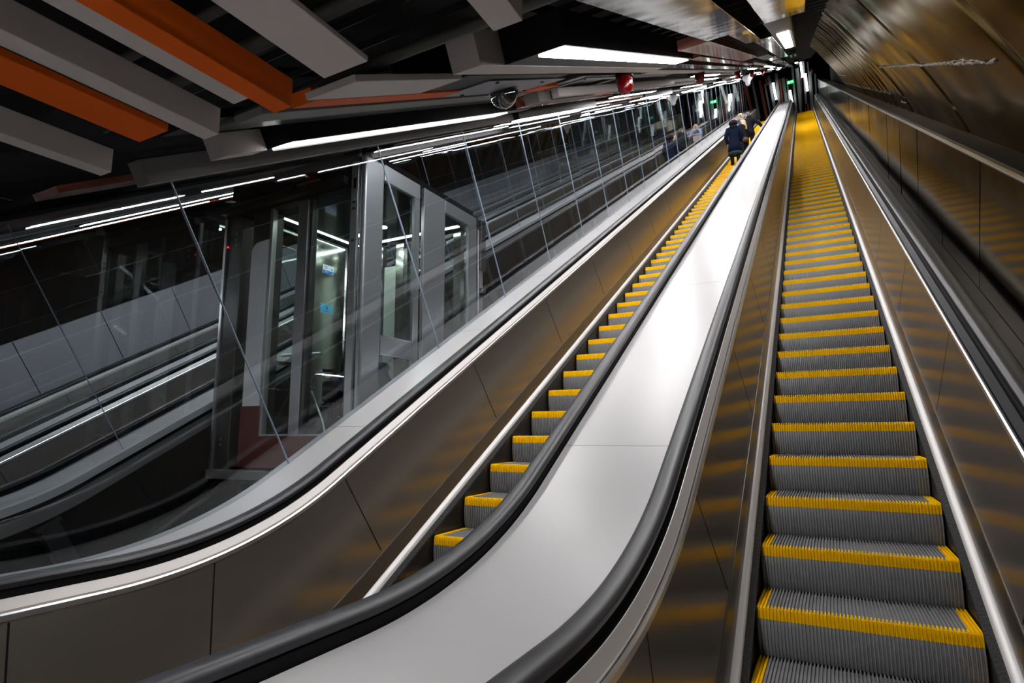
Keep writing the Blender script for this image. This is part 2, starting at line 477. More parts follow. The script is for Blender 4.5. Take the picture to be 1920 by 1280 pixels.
seam(1.9, 6.95, 5.8); seam(15.8, 18.9, 4.4); seam(7.1, 7.5, 2.4)
struct(b.build('trim_3', [mat('weld_bead', (0.45, 0.45, 0.46), 0.3, 1.0)], smooth=True))
struct(MB().ibox(1.7, 1.75, 18.5, 46, 0.5, 4.5).build('wall_right_recess', [BLACK]))
struct(MB().ibox(1.2, 1.7, -6, 46, 1.30, 1.34).build('trim_4', [BLACK]))
# ------------------------------------------------------------------ far left wall
b = MB()
b.sweep([(-10.03, 0.72), (-10.03, 1.62), (-10.07, 1.62), (-10.07, 0.72)], dn=0, mi=0)
for k in range(-1, 32):
    s = 1.95+1.25*k
    b.ibox(-10.029, -10.027, s-.006, s+.006, 0.76, 1.61, 1)
struct(b.build('wall_left', [mat('grey_cladding', (0.27, 0.265, 0.28), 0.42, 0.25, vary=0.08, vscale=1.2), BLACK]))
struct(MB().sweep([(-10.02, 1.62), (-10.02, 1.635), (-11.2, 1.75), (-11.2, 1.60)]).build('trim_5', [BLACK]))
struct(MB().sweep([(MIR-0.79, 0.70), (MIR-0.79, 0.755), (-10.03, 0.755), (-10.03, 0.70)]).build('trim_6', [DECK_DK]))
struct(MB().sweep([(-11.2, 1.5), (-11.2, 4.2), (-11.25, 4.2), (-11.25, 1.5)]).build('wall_left_vault', [BLACK]))
# ------------------------------------------------------------------ floors, pit
struct(MB().box(-3.3, 0.88, -6.0, -1.05, BASE-0.12, BASE-0.01).build('floor', [mat('landing_granite', (0.18, 0.18, 0.18), 0.4, vary=0.2)]))
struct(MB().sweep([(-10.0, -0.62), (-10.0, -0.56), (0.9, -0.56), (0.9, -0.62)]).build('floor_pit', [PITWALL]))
# ------------------------------------------------------------------ lift shaft furniture
b = MB()
XF = -5.66
b.sweep([(XF-0.05, 0.57), (XF-0.05, 0.655), (XF+0.05, 0.655), (XF+0.05, 0.57)])
o = b.build('support_girder', [mat('painted_beam', (0.16, 0.16, 0.165), 0.45, 0.3, vary=0.2)])
tag(o, 'long grey steel beam under the far ledge, bending level at its foot', 'steel beam')
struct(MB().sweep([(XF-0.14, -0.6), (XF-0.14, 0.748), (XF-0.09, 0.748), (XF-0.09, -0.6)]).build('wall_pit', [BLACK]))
o = MB().sweep([(XF-0.08, 0.66), (XF-0.08, 0.745), (XF-0.06, 0.745), (XF-0.06, 0.66)]).build('fascia_strip', [BLACK_GL])
tag(o, 'glossy black fascia strip running just below the far pale ledge', 'fascia')
pp = None
for k in range(0, 22):
    s = 1.05+1.66*k if k else -0.18
    b = MB(); b.ibox(-0.05, 0.05, -0.07, 0.07, -1.1, 0.0)
    b.ibox(-0.07, 0.07, -0.09, 0.09, -0.03, 0.0)
    if pp is None:
        pp = b.build('shaft_post', [mat('post_steel', (0.045, 0.045, 0.047), 0.4, 0.5)])
        o = pp
    else:
        o = pp.copy(); COL.objects.link(o)
    o.location = W(XF, s, 0.57)
    tag(o, 'dark steel post standing under the grey beam beyond the near glass', 'post', 'posts under the shaft beam')
RAILM = mat('rail_steel', (0.22, 0.22, 0.225), 0.25, 1.0)
for nm, x, n0, lb in (('guide_rail', -5.40, 0.03, 'thin steel guide rail low in the lift shaft, nearer the posts'), ('guide_rail', -3.72, -0.30, 'steel guide rail in the shaft floor closest to the near glass')):
    b = MB(); b.sweep([(x-0.05, n0), (x-0.05, n0+0.02), (x+0.05, n0+0.02), (x+0.05, n0)]); b.sweep([(x-0.012, n0), (x-0.012, n0+0.09), (x+0.012, n0+0.09), (x+0.012, n0)])
    tag(b.build(nm, [RAILM]), lb, 'rail')
b = MB()
for k, x in enumerate((-5.15, -5.08, -4.98)):
    b.tube([Vector((x, y, z)) for y, z in path(-0.25-0.02*k, 42)], 0.022, 8)
tag(b.build('cable_run', [mat('cable_grey', (0.10, 0.10, 0.10), 0.4)], smooth=True), 'bundle of dark pipes along the bottom of the lift shaft', 'pipes')
b = MB(); b.sweep([(-4.75, -0.50), (-4.75, -0.38), (-4.05, -0.38), (-4.05, -0.50)])
tag(b.build('cable_tray', [mat('tray_steel', (0.12, 0.12, 0.12), 0.35, 0.7, vary=0.3, vscale=12)]), 'wide dull metal cable tray on the shaft floor below the lift', 'cable tray')
# ------------------------------------------------------------------ inclined lift
LX0, LX1, LY0, LY1, LZ0, LZ1 = -5.52, -3.60, 0.88, 2.82, 0.75, 3.62
lift = thing('lift_car', (-4.56, 1.85, LZ0), 'steel and glass lift car standing in the shaft behind the near glass', 'lift')
LST = mat('lift_steel', (0.50, 0.49, 0.485), 0.33, 0.8, vary=0.07, vscale=2)
LST_D = mat('lift_dark_steel', (0.11, 0.11, 0.105), 0.32, 0.85, vary=0.2)
LIN = mat('lift_brushed_lining', (0.58, 0.60, 0.55), 0.16, 1.0)
def lp(name, m_, *boxes, bevel=0.0, parent=None):
    b = MB()
    for bx in boxes: b.box(*bx)
    return b.build(name, m_, parent or lift, bevel=bevel)
lp('frame_column', LST_D, (-5.50, -5.27, .88, 1.02, .75, 3.40), bevel=.004)
lp('edge_strip', STEEL_BR, (-5.535, -5.502, .865, .90, .75, 3.38))
b = MB()
for z in (3.02, 3.08, 3.14): b.box(-5.36, -5.345, .874, .8795, z, z+.02)
for z in (.98, 1.03): b.box(-5.40, -5.385, .874, .8795, z, z+.02)
b.build('screw_heads', STEEL_BR, lift)
lp('signal_light', mat('red_led', (1, .05, .05), .4, emit=(1, .02, .03), estr=3), (-5.485, -5.473, .868, .879, 3.02, 3.035))
lp('portal_column', LST_D, (-5.12, -4.87, .90, 1.06, .78, 3.32))
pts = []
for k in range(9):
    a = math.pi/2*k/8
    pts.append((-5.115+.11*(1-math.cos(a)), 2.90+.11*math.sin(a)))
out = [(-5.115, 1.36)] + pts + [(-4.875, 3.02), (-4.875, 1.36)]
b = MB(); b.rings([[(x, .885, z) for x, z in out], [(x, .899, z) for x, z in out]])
b.build('portal_reflection', mat('reflection_white', (0.95, 0.95, 0.95), 0.34, 0.0, vary=0.06), lift)  # pale round-topped shape imitating a bright reflection in the steel column
lp('portal_foot', REDBR, (-5.13, -4.86, .88, .90, .78, 1.36))
lp('header_beam', BLACK_GL, (-5.52, -3.72, .86, 1.10, 3.33, 3.46))
lp('header_rail', STEEL_BR, (-5.42, -4.55, .83, .85, 3.44, 3.455), (-4.45, -4.15, .83, .85, 3.47, 3.485))
lp('header_rail', LST_D, (-5.52, -3.80, .80, .86, 3.36, 3.43))
lp('door_post', LST, (-4.86, -4.82, .885, .94, 1.05, 3.33), bevel=.003)
lp('door_post', LST, (-4.46, -4.33, .885, .94, 1.05, 3.33), bevel=.003)
lp('door_post', LST_D, (-4.31, -4.275, .89, .96, 1.05, 3.33), bevel=.003)
lp('door_post', LST_D, (-3.80, -3.765, .89, .96, 1.05, 3.50), bevel=.003)
lp('door_glass', GLASS2, (-4.82, -4.46, .905, .915, 1.09, 3.32))
lp('door_glass', GLASS2, (-4.275, -3.80, .925, .935, 1.09, 3.34))
lp('window_sill', STEEL_BR, (-4.82, -4.46, .875, .92, 1.075, 1.09), (-4.31, -3.80, .875, .92, 1.075, 1.09))
lp('apron_panel', REDBR, (-4.86, -3.765, .88, .90, .78, 1.07))
lp('sill_beam', LST, (-5.56, -3.58, .85, 1.02, .66, .75), bevel=.006)
lp('slotted_channel', LST, (-3.755, -3.675, .855, .885, .78, 3.56), bevel=.003)
b = MB(); b.box(-3.725, -3.695, .850, .854, 3.30, 3.40)
for z in (3.16, 3.10, 2.80):
    for x in (-3.73, -3.71): b.box(x, x+.01, .850, .854, z, z+.02)
b.build('slot_holes', BLACK, lift)
lp('corner_column', LST, (-3.665, -3.60, .87, 1.13, .75, 3.62), bevel=.02)
lp('mast_bracket', LST_D, (-3.74, -3.66, .84, .88, 3.60, 3.86), bevel=.004)
# side wall towards the near glass
lp('side_frame', LST, (-3.64, -3.60, 1.13, 1.68, 3.46, 3.62), (-3.64, -3.60, 1.60, 1.68, .78, 3.46), (-3.64, -3.60, 1.13, 1.60, 1.80, 1.97), (-3.64, -3.60, 1.13, 1.60, .78, 1.02), bevel=.004)
lp('window_glass', GLASS2, (-3.625, -3.615, 1.13, 1.60, 1.97, 3.46), (-3.625, -3.615, 1.13, 1.60, 1.02, 1.80))
lp('window_bead', STEEL_BR, (-3.612, -3.597, 1.585, 1.60, 1.97, 3.45), (-3.612, -3.597, 1.13, 1.60, 1.965, 1.977), (-3.612, -3.597, 1.13, 1.60, 1.795, 1.805))
lp('side_panel', LST, (-3.64, -3.60, 1.75, 2.13, .78, 3.62), bevel=.004)
lp('side_frame', LST, (-3.64, -3.60, 2.13, 2.78, 3.48, 3.62), (-3.64, -3.60, 2.61, 2.78, .78, 3.48), (-3.64, -3.60, 2.13, 2.61, .78, 1.4), bevel=.004)
lp('window_glass', GLASS2, (-3.625, -3.615, 2.13, 2.61, 1.4, 3.48))
lp('window_bead', STEEL_BR, (-3.612, -3.597, 2.595, 2.61, 1.4, 3.47))
lp('rear_column', LST, (-3.66, -3.60, 2.83, 2.93, .78, 3.50), bevel=.01)
lp('rear_column', LST_D, (-3.70, -3.62, 2.78, 2.84, .78, 3.66))
b = MB(); b.box(-3.66, -3.57, 2.84, 2.95, 3.0, 3.62); b.box(-3.60, -3.55, 2.84, 2.92, 2.7, 2.78)
b.build('roller_bracket', LST_D, lift, bevel=.01)
# inside
lp('car_floor', mat('lift_floor', (0.10, 0.05, 0.045), 0.35, vary=0.2), (-5.5, -3.62, .92, 2.8, .78, .82))
lp('car_ceiling', mat('lift_ceiling', (0.03, 0.032, 0.035), 0.12), (-5.5, -3.62, .94, 2.8, 3.50, 3.56))
lp('roof_housing', BLACK, (-5.52, -3.66, .92, 2.8, 3.565, 3.72))
for nm, x, y in (('a', -5.20, 1.30), ('b', -5.0, 2.30), ('c', -4.546, 2.216), ('d', -4.1, 1.35)):
    MB().tube([(x, y, 3.495), (x, y, 3.501)], .042, 16).build('downlight', LAMP_S, lift)
lp('fill_strip', mat('lift_fill', (1,1,1), .5, emit=(0.93,1,0.93), estr=12), (-5.3, -3.75, 2.60, 2.64, 3.492, 3.50), (-5.34, -5.31, 1.1, 2.6, 3.492, 3.50))  # added light strips that brighten the car and streak its steel
lp('control_panel', LIN, (-5.47, -5.43, 2.02, 2.52, .82, 3.45), bevel=.006)
lp('wall_lining', LIN, (-5.47, -5.44, 1.86, 1.98, .82, 3.48), (-5.47, -5.44, 2.56, 2.76, .82, 3.48))
lp('far_side_glass', GLASS2, (-5.49, -5.48, 1.06, 1.85, 1.1, 3.45))
lp('far_side_rail', LIN, (-5.50, -5.46, .95, 1.86, 1.86, 1.90), (-5.50, -5.46, .95, 1.86, .82, 1.1), (-5.50, -5.46, .98, 1.05, .82, 3.48))
g = lp('notice', mat('notice_white', (0.75, 0.80, 0.85), .4, emit=(.7, .8, 1), estr=0.25), (-5.43, -5.425, 2.14, 2.32, 3.05, 3.16)); lab(g, 'small notice, white above and blue below')
lp('notice_band', mat('notice_blue', (0.02, 0.16, 0.45), .4, emit=(.02, .2, .6), estr=0.35), (-5.4248, -5.4235, 2.14, 2.32, 3.05, 3.09), parent=g)
b = MB()
for i, (y0, y1) in enumerate(((2.155, 2.22), (2.155, 2.205), (2.155, 2.215))): b.box(-5.4248, -5.4235, y0, y1, 3.138-.014*i, 3.142-.014*i)
b.tube([(-5.4245, 2.285, 3.115), (-5.4235, 2.285, 3.115)], .010, 10); b.box(-5.4245, -5.4235, 2.28, 2.30, 3.10, 3.106)
b.build('notice_print', mat('print_dark', (0.03, 0.10, 0.25), .5), g)
b = MB(); b.tube([(-5.4225, 2.30, 3.07), (-5.4218, 2.30, 3.07)], .008, 10); b.box(-5.4225, -5.4218, 2.16, 2.23, 3.068, 3.074); b.box(-5.4225, -5.4218, 2.28, 2.31, 3.055, 3.06)
b.build('notice_print', mat('print_white', (0.8, 0.85, 0.9), .5), g)
g = lp('notice', mat('notice_pale_blue', (0.10, 0.42, 0.62), .4, emit=(.1, .5, .75), estr=0.25), (-5.43, -5.425, 2.13, 2.32, 2.55, 2.67)); lab(g, 'square pale blue notice')
b = MB(); b.box(-5.4248, -5.4238, 2.22, 2.235, 2.60, 2.64); b.box(-5.4248, -5.4238, 2.17, 2.28, 2.575, 2.58); b.box(-5.4248, -5.4238, 2.205, 2.25, 2.60, 2.606)
b.build('notice_print', MATS['print_dark'], g)
lp('rear_door_leaf', mat('rear_leaf', (0.80, 0.82, 0.76), .3, .5), (-4.98, -4.80, 2.76, 2.80, .82, 3.20))
lp('rear_door_post', LIN, (-4.78, -4.66, 2.74, 2.82, .82, 3.48), (-5.06, -5.0, 2.74, 2.82, .82, 3.48), (-3.9, -3.8, 2.74, 2.82, .82, 3.48))
lp('rear_door_post', LST_D, (-4.65, -4.60, 2.74, 2.82, .82, 3.40))
lp('rear_glass', GLASS2, (-4.6, -3.92, 2.77, 2.78, 1.0, 3.4))
b = MB(); b.tube([(-4.90, 1.15, 1.875), (-4.35, 1.15, 1.86)], .016, 10); b.tube([(-5.44, 1.0, 1.8), (-5.38, 1.0, 1.8)], .012, 8)
b.build('grab_rail', STEEL_BR, lift, smooth=True)
lp('wall_grille', mat('speaker_grille', (.12, .13, .12), .5, .6, bump=.01, bscale=60), (-5.478, -5.43, 1.0, 1.04, 2.7, 3.3))
lp('underframe', LST_D, (-5.3, -3.75, 1.0, 2.75, .60, .70), (-5.2, -5.1, .95, 2.7, .40, .62), (-4.0, -3.9, .95, 2.7, .40, .62))
# ------------------------------------------------------------------ ceiling
struct(MB().box(-11.2, 2.2, -6.5, -1.7, 2.62, 2.66).build('ceiling', [BLACK]))
struct(MB().ibox(-11.2, 2.2, -0.55, 46.5, 3.35, 3.40).build('ceiling_slope', [BLACK]))
b = MB()
for k in range(110):
    s = 0.1+0.40*k
    b.ibox(-3.30, 0.62, s, s+0.012, 3.02, 3.05)
struct(b.build('trim_7', [mat('rail_grey', (0.14, 0.14, 0.14), 0.35, 1.0)]))
b = MB()
for x in (-2.4, -1.25, -.72, .28):
    b.ibox(x, x+.03, 0, 44, 3.05, 3.09)
struct(b.build('trim_8', [BLACK_GL]))
for i, (p, q, r) in enumerate((((-2.6, -1.36, 2.52), (0.3, -1.36, 2.52), .022), ((-2.6, -1.62, 2.56), (0.2, -1.62, 2.56), .03), ((-2.6, -1.80, 2.57), (0.2, -1.80, 2.57), .022))):
    tag(MB().tube([p, q], r, 10).build('ceiling_pipe', [mat('pipe_paint', (0.05, 0.05, 0.042), .6)], smooth=True),
        ['thin dull pipe crossing above the beams, farthest from the camera', 'thicker dark pipe above the ceiling beams between two thinner ones', 'thin dark pipe above the beams, nearest the camera'][i], 'pipe')
def beam(x0, x1, s0, s1, n0, n1, m_, label, group=None, level=False, name='box_baffle'):
    b = MB()
    if level: b.box(x0, x1, s0, s1, n0, n1)
    else: b.ibox(x0, x1, s0, s1, n0, n1)
    o = b.build(name, [m_], bevel=.0025)
    return tag(o, label, 'baffle', group)
def light_box(x0, x1, s0, s1, n0, n1, lx0, lx1, label, ls0=None, ls1=None, group=None, lip=False):
    root = thing('light_fixture', W((x0+x1)/2, s0, n0), label, 'ceiling light', group)
    MB().ibox(x0, x1, s0, s1, n0+.002, n1).build('housing', [BLACK_GL], root, bevel=.003)
    a_, b_ = (ls0 or s0+.02), (ls1 or s1-.02)
    MB().ibox(lx0, lx1, a_, b_, n0-.004, n0+.002).build('diffuser', [LAMP], root)
    if lip: MB().ibox(lx0-.010, lx0-.001, a_, b_, n0-.014, n0+.003).build('glow_shield', [BLACK_GL], root)  # added lip keeps the strip's glow off the neighbouring beams
    return root
# level beams over the landing (running towards the escalators)
ZN, ZB = 2.065, 2.085
beam(-1.225, -1.065, -4.2, -1.865, ZB, ZB+.016, WHITE_P, 'wide flat white beam at the upper left, to the right of the bright orange one', level=True)
beam(-1.465, -1.392, -4.2, -1.83, ZN, ZN+.09, ORANGE_P, 'bright orange box beam between two white beams at the upper left', level=True)
beam(-1.56, -1.475, -4.2, -1.90, ZB, ZB+.03, WHITE_P, 'white beam running close along the left side of the bright orange beam', level=True)
beam(-1.80, -1.725, -4.2, -1.83, ZN, ZN+.09, WHITE_P, 'white box beam with a mauve shadowed side, between the two orange beams', level=True)
beam(-2.045, -1.885, -4.2, -1.90, ZB, ZB+.025, ORANGE_P, 'flat wide orange beam, second from the left of the level beams', level=True)
beam(-2.395, -2.325, -4.2, -1.84, ZN, ZN+.09, WHITE_P, 'leftmost white box beam of the level row, lowest at the left edge', level=True)
beam(-0.70, -0.62, -4.2, -1.83, ZN, ZN+.09, WHITE_P, 'short-looking white beam end at the top centre, above the large white box beam', level=True)
# inclined beams
beam(-3.80, -3.55, -0.1, 2.0, 2.79, 2.83, TERRA_P, 'terracotta beam end peeping out left of the long grey beam')
NB = 2.78
beam(-3.335, -3.225, 0.18, 5.9, 2.728, 2.86, GREY_P, 'long grey box beam along the head of the near glass partition')
beam(-3.05, -2.92, 0.47, 0.78, 2.775, 2.90, WHITE_P, 'short white box beam directly before the long light strip')
beam(-3.18, -3.02, 0.79, 5.2, 2.81, 2.88, GREY_P, 'slim grey beam between the grey beam and the long light strip')
light_box(-3.01, -2.72, 0.79, 4.10, 2.775, 2.92, -2.90, -2.79, 'long light strip left of centre, just above the glass partition', 0.80, 4.0, lip=True)
beam(-2.62, -2.30, -0.1, 3.6, 2.86, 2.90, BLACK_GL, 'flat black panel beside the long light strip')
beam(-2.02, -1.865, -0.2, 2.55, NB, NB+.03, GREY_P, 'flat grey beam under the orange and white ones at the upper centre')
beam(-1.81, -1.69, -0.10, 1.05, NB, NB+.05, ORANGE_P, 'narrow terracotta beam between the grey and the white flat beams')
beam(-1.675, -1.43, -0.16, 0.62, NB-.001, NB+.025, WHITE_P, 'short flat white beam with a slanting end beside the terracotta one')
beam(-1.82, -1.42, 0.66, 2.1, NB+.01, NB+.17, BLACK_GL, 'black ceiling box carrying the clear dome camera')
b = MB(); b.ibox(-1.82, -1.50, 1.05, 2.25, NB+.002, NB+.008)
for q in ((-1.79, 1.25), (-1.56, 1.95), (-1.53, 1.2), (-1.78, 2.15)): b.tube([W(q[0], q[1], NB+.002), W(q[0], q[1], NB-.003)], .012, 10, 1)
tag(b.build('mounting_plate', [mat('plate_alu', (0.30, 0.30, 0.33), .35, .8), BLACK]), 'riveted aluminium plate around the clear dome camera', 'plate')
b = MB()
for (x0, x1, s0, s1) in ((-1.90, -1.50, 2.75, 2.83), (-1.90, -1.50, 3.85, 3.93), (-1.90, -1.84, 2.83, 3.85), (-1.56, -1.50, 2.83, 3.85)): b.ibox(x0, x1, s0, s1, NB, NB+.01)
for q in ((-1.87, 2.79), (-1.53, 2.79), (-1.87, 3.89), (-1.53, 3.89)): b.tube([W(q[0], q[1], NB+.002), W(q[0], q[1], NB-.003)], .012, 10, 1)
b.ibox(-1.84, -1.56, 2.83, 3.85, NB+.03, NB+.035)
tag(b.build('mounting_plate', [MATS['plate_alu'], BLACK]), 'open aluminium frame with rivets behind the dome camera', 'plate')
beam(-1.83, -1.69, 2.2, 2.6, NB-.004, NB+.05, ORANGE_P, 'small terracotta block behind the dome camera')
beam(-1.985, -1.86, 2.6, 4.1, 2.705, 2.785, GREY_P, 'grey box beam hanging lower, just behind the dome camera')
beam(-1.845, -1.785, 2.85, 8.1, 2.715, 2.785, WHITE_P, 'slim pale box beam with a pinkish end beside the grey box behind the dome')
light_box(-2.08, -1.90, 4.12, 8.0, NB, NB+.12, -2.05, -1.955, 'light strip half hidden behind the nearest red lamp', 4.2, 7.95)
beam(-1.365, -1.225, 0.42, 4.34, NB, NB+.15, WHITE_P, 'large white box beam with its square end facing the camera, top centre')
light_box(-1.222, -0.93, 0.66, 4.30, NB, NB+.15, -1.08, -0.965, 'brightest light strip at the top centre, above the white deck', 0.72, 4.2)
beam(-1.225, -1.085, 4.36, 14.3, NB+.002, NB+.05, MIRROR_P, 'shiny steel beam continuing the line of the brightest light strip')
beam(-1.45, -1.30, 4.38, 14.1, NB+.002, NB+.05, WHITE_P, 'pale glossy beam running past the row of red lamps')
beam(-0.82, -0.60, 2.80, 8.5, NB, NB+.07, TERRA_P, 'glossy terracotta beam behind the end of the brightest light strip')
beam(-0.975, -0.87, 4.32, 12.0, NB+.004, NB+.10, TERRA_P, 'dark brown glossy beam along the left side of the terracotta one')
beam(-0.61, -0.345, -0.35, 2.72, NB, NB+.19, MIRROR_P, 'broad shiny steel beam at the top edge, left of the gold-reflecting one')
beam(-0.47, -0.345, 2.725, 4.34, NB, NB+.19, MIRROR_P, 'narrower shiny steel beam stepping back from the broad one')
beam(-0.405, -0.255, 4.345, 13.0, NB, NB+.12, MIRROR_P, 'long shiny steel beam left of the square bright ceiling light')
beam(-0.24, 0.0, -0.35, 2.72, NB, NB+.16, MIRROR_P, 'broad steel beam reflecting gold at the top edge')
light_box(-0.25, -0.085, 2.74, 8.4, NB+.003, NB+.13, -0.215, -0.115, 'square-looking bright light at the top, right of the shiny beams', 4.33, 8.3)
beam(-0.10, -0.083, 4.3, 8.35, NB-.012, NB+.0, MATS['plate_alu'], 'thin metal edge on the right of the square-looking bright light')
# rows farther up
rows = [(-3.22, 0.10), (-2.85, 0.12), (-2.45, 0.16), (-2.02, 0.12), (-1.62, 0.14), (-1.15, 0.15), (-0.90, 0.12), (-0.55, 0.18), (-0.17, 0.13)]
lights = {0: [(5.1, 8.4), (12.2, 15.6), (19.3, 22.7), (26.4, 29.8), (33.5, 36.9)],
          1: [(8.3, 11.7), (15.4, 18.8), (22.5, 25.9), (29.6, 33), (36.5, 39.6)],
          3: [(12.4, 15.8), (20, 23.4), (27, 30.4), (34, 37.4)],
          4: [(9.0, 12.4), (24.6, 28)],
          6: [(17.8, 23.5), (29, 32.4)],
          8: [(27, 30.4)],
          5: [(15, 17.2), (26, 29.4), (36, 39)]}
rnd = random.Random(11)
cm = [(MIRROR_P, 'steel'), (WHITE_P, 'white'), (MIRROR_P, 'steel'), (TERRA_P, 'terracotta'), (GREY_P, 'grey')]
start = {0: 6.0, 1: 4.4, 2: 4.0, 3: 8.1, 4: 4.2, 5: 14.4, 6: 12.1, 7: 8.6, 8: 13.2, 9: 5.0}
for i, (xr, wr) in enumerate(rows):
    s = start[i]
    while s < 41:
        hit = None
        for (a, c) in lights.get(i, []):
            if s >= a-0.3 and s < c: hit = (a, c)
        if hit:
            n0 = 2.72 if i == 0 else NB
            light_box(xr-wr/2-.02, xr+wr/2+.02, hit[0], hit[1], n0, n0+.12, xr-.05, xr+.05,
                      'light strip far up the sloping ceiling, among the steel and white beams', group='light strips far up the ceiling')
            s = hit[1]+0.05; continue
        nxt = min([a for (a, c) in lights.get(i, []) if a > s] + [41.5])
        L = min(rnd.uniform(2.2, 5.5), nxt-s-.05)
        if L > 0.4 and rnd.random() < 0.8:
            mm, cn = cm[rnd.randrange(5)]
            n0 = (2.74 if i == 0 else NB)+rnd.choice((0, .01, .03))
            beam(xr-wr/2, xr+wr/2, s, s+L, n0, n0+rnd.choice((.04, .1)), mm, '%s beam far up the sloping ceiling beyond the dome camera' % cn, '%s beams far up the ceiling' % cn)
        s += max(L, 0.3)+rnd.choice((0.05, 0.4))
# light strips over the far escalators, seen through the glass
for i, (x, s0, s1) in enumerate(((-7.15, 1.9, 5.4), (-8.07, 0.7, 4.3), (-8.07, 4.5, 8.3), (-7.15, 9, 12.5), (-7.1, 12, 15.5), (-6.25, 17, 20.5), (-8.07, 9, 12.5), (-8.07, 20, 23.5), (-7.1, 26, 30))):
    light_box(x-.1, x+.1, s0, s1, NB+.0, NB+.12, x-.04, x+.04, 'light strip above the escalators beyond the lift shaft', group='light strips above the far escalators')
for i, (x, m_) in enumerate(((-5.95, GREY_P), (-6.7, WHITE_P), (-7.6, GREY_P), (-8.5, ORANGE_P))):
    beam(x-.07, x+.07, 0.3, 30, NB, NB+.1, m_, ['grey beam above the far ledge beyond the shaft', 'white beam over the nearer far escalator', 'grey beam over the far deck', 'orange beam over the farthest escalator'][i])
# level lights over the landing, above and behind the viewer; last two added to brighten the lift
for i, (x, y0, y1) in enumerate(((-0.95, -5.9, -2.75), (0.35, -5.6, -2.9), (-5.2, -5.8, -2.7), (-8.0, -5.8, -2.7))):
    root = thing('light_fixture', (x, y0, 2.12), ['level light strip over the landing, above the centre deck', 'level light strip over the landing, before the right escalator', 'added level light strip over the landing before the lift shaft, out of view', 'added level light strip over the landing on the far side of the shaft, out of view'][i], 'ceiling light')
    MB().box(x-.15, x+.15, y0, y1, 2.125, 2.25).build('housing', [BLACK_GL], root)
    wl = .125 if i == 0 else .07
    MB().box(x-wl, x+wl, y0+.02, y1-.02, 2.118, 2.124).build('diffuser', [LAMP], root)
# dome camera
root = thing('dome_camera', W(-1.74, 1.72, NB), 'clear dome camera hanging under the ceiling left of the red lamps', 'camera')
def lathe(prof, seg=28):
    b = MB()
    b.rings([[(r*math.cos(2*math.pi*k/seg), r*math.sin(2*math.pi*k/seg), z) for k in range(seg)] for r, z in prof])
    return b
def place_up(o, x, s, n, rel=True):
    pass
def build_at(b, name, m_, loc, parent=None, smooth=True):
    o = b.build(name, m_, None, smooth=smooth)
    if parent: o.parent = parent; o.location = Vector(loc)-parent_loc(parent)
    else: o.location = Vector(loc)
    return o
c0 = W(-1.74, 1.72, NB)
build_at(lathe([(0.094, 0.0), (0.096, -0.02), (0.090, -0.03), (0.06, -0.031), (0.0001, -0.031)]), 'mounting_ring', [BLACK_GL], c0, root)
DOME = glass_mat('dome_glass', (0.62, 0.62, 0.64), 1.7, boost=1.6)
hs = [(0.086*math.cos(a), -0.03-0.086*math.sin(a)) for a in [math.pi/2*k/10 for k in range(10)]] + [(0.0005, -0.116)]
build_at(lathe(hs), 'dome', [DOME], c0, root)
build_at(lathe([(0.0005, -0.085), (0.03, -0.08), (0.04, -0.055), (0.035, -0.03)]), 'lens_turret', [BLACK_GL], c0, root)
# red lamps
first = None
for i, s in enumerate((3.62, 8.3, 15.0, 20.2, 26.5)):
    if first is None:
        root = thing('red_lamp', W(-1.43, s, 2.76), '', 'warning lamp', 'red lamps in a row along the ceiling')
        c0 = W(-1.43, s, 2.76)
        build_at(lathe([(0.078, 0.03), (0.080, -0.01), (0.078, -0.018), (0.0005, -0.018)]), 'lamp_base', [BLACK_GL], c0, root)
        build_at(lathe([(0.070, -0.018), (0.072, -0.05), (0.069, -0.09), (0.062, -0.118), (0.047, -0.142), (0.025, -0.158), (0.0006, -0.163)]), 'lens', [RED], c0, root)
        first = root
    else:
        root = copy_tree(first); root.location = W(-1.43, s, 2.76)
    root['label'] = ['nearest and largest of the red ceiling lamps, at the top centre', 'second red ceiling lamp, next beyond the largest one', 'third red ceiling lamp counted from the largest', 'small far red ceiling lamp before the white loudspeaker', 'tiny red lamp near the end wall, past the loudspeaker'][i]
# loudspeaker
root = thing('loudspeaker', W(-1.9, 25, 2.70), 'white bell-shaped loudspeaker hanging near the far end of the ceiling', 'loudspeaker')
build_at(lathe([(0.17, 0.0), (0.20, -0.05), (0.17, -0.12), (0.10, -0.20), (0.09, -0.32), (0.05, -0.38), (0.0006, -0.39)]), 'bell', [mat('white_plastic', (0.75, 0.76, 0.78), .3)], W(-1.9, 25, 2.72), root)
build_at(lathe([(0.03, 0.08), (0.03, -0.02)]), 'stem', [BLACK], W(-1.9, 25, 2.72), root)
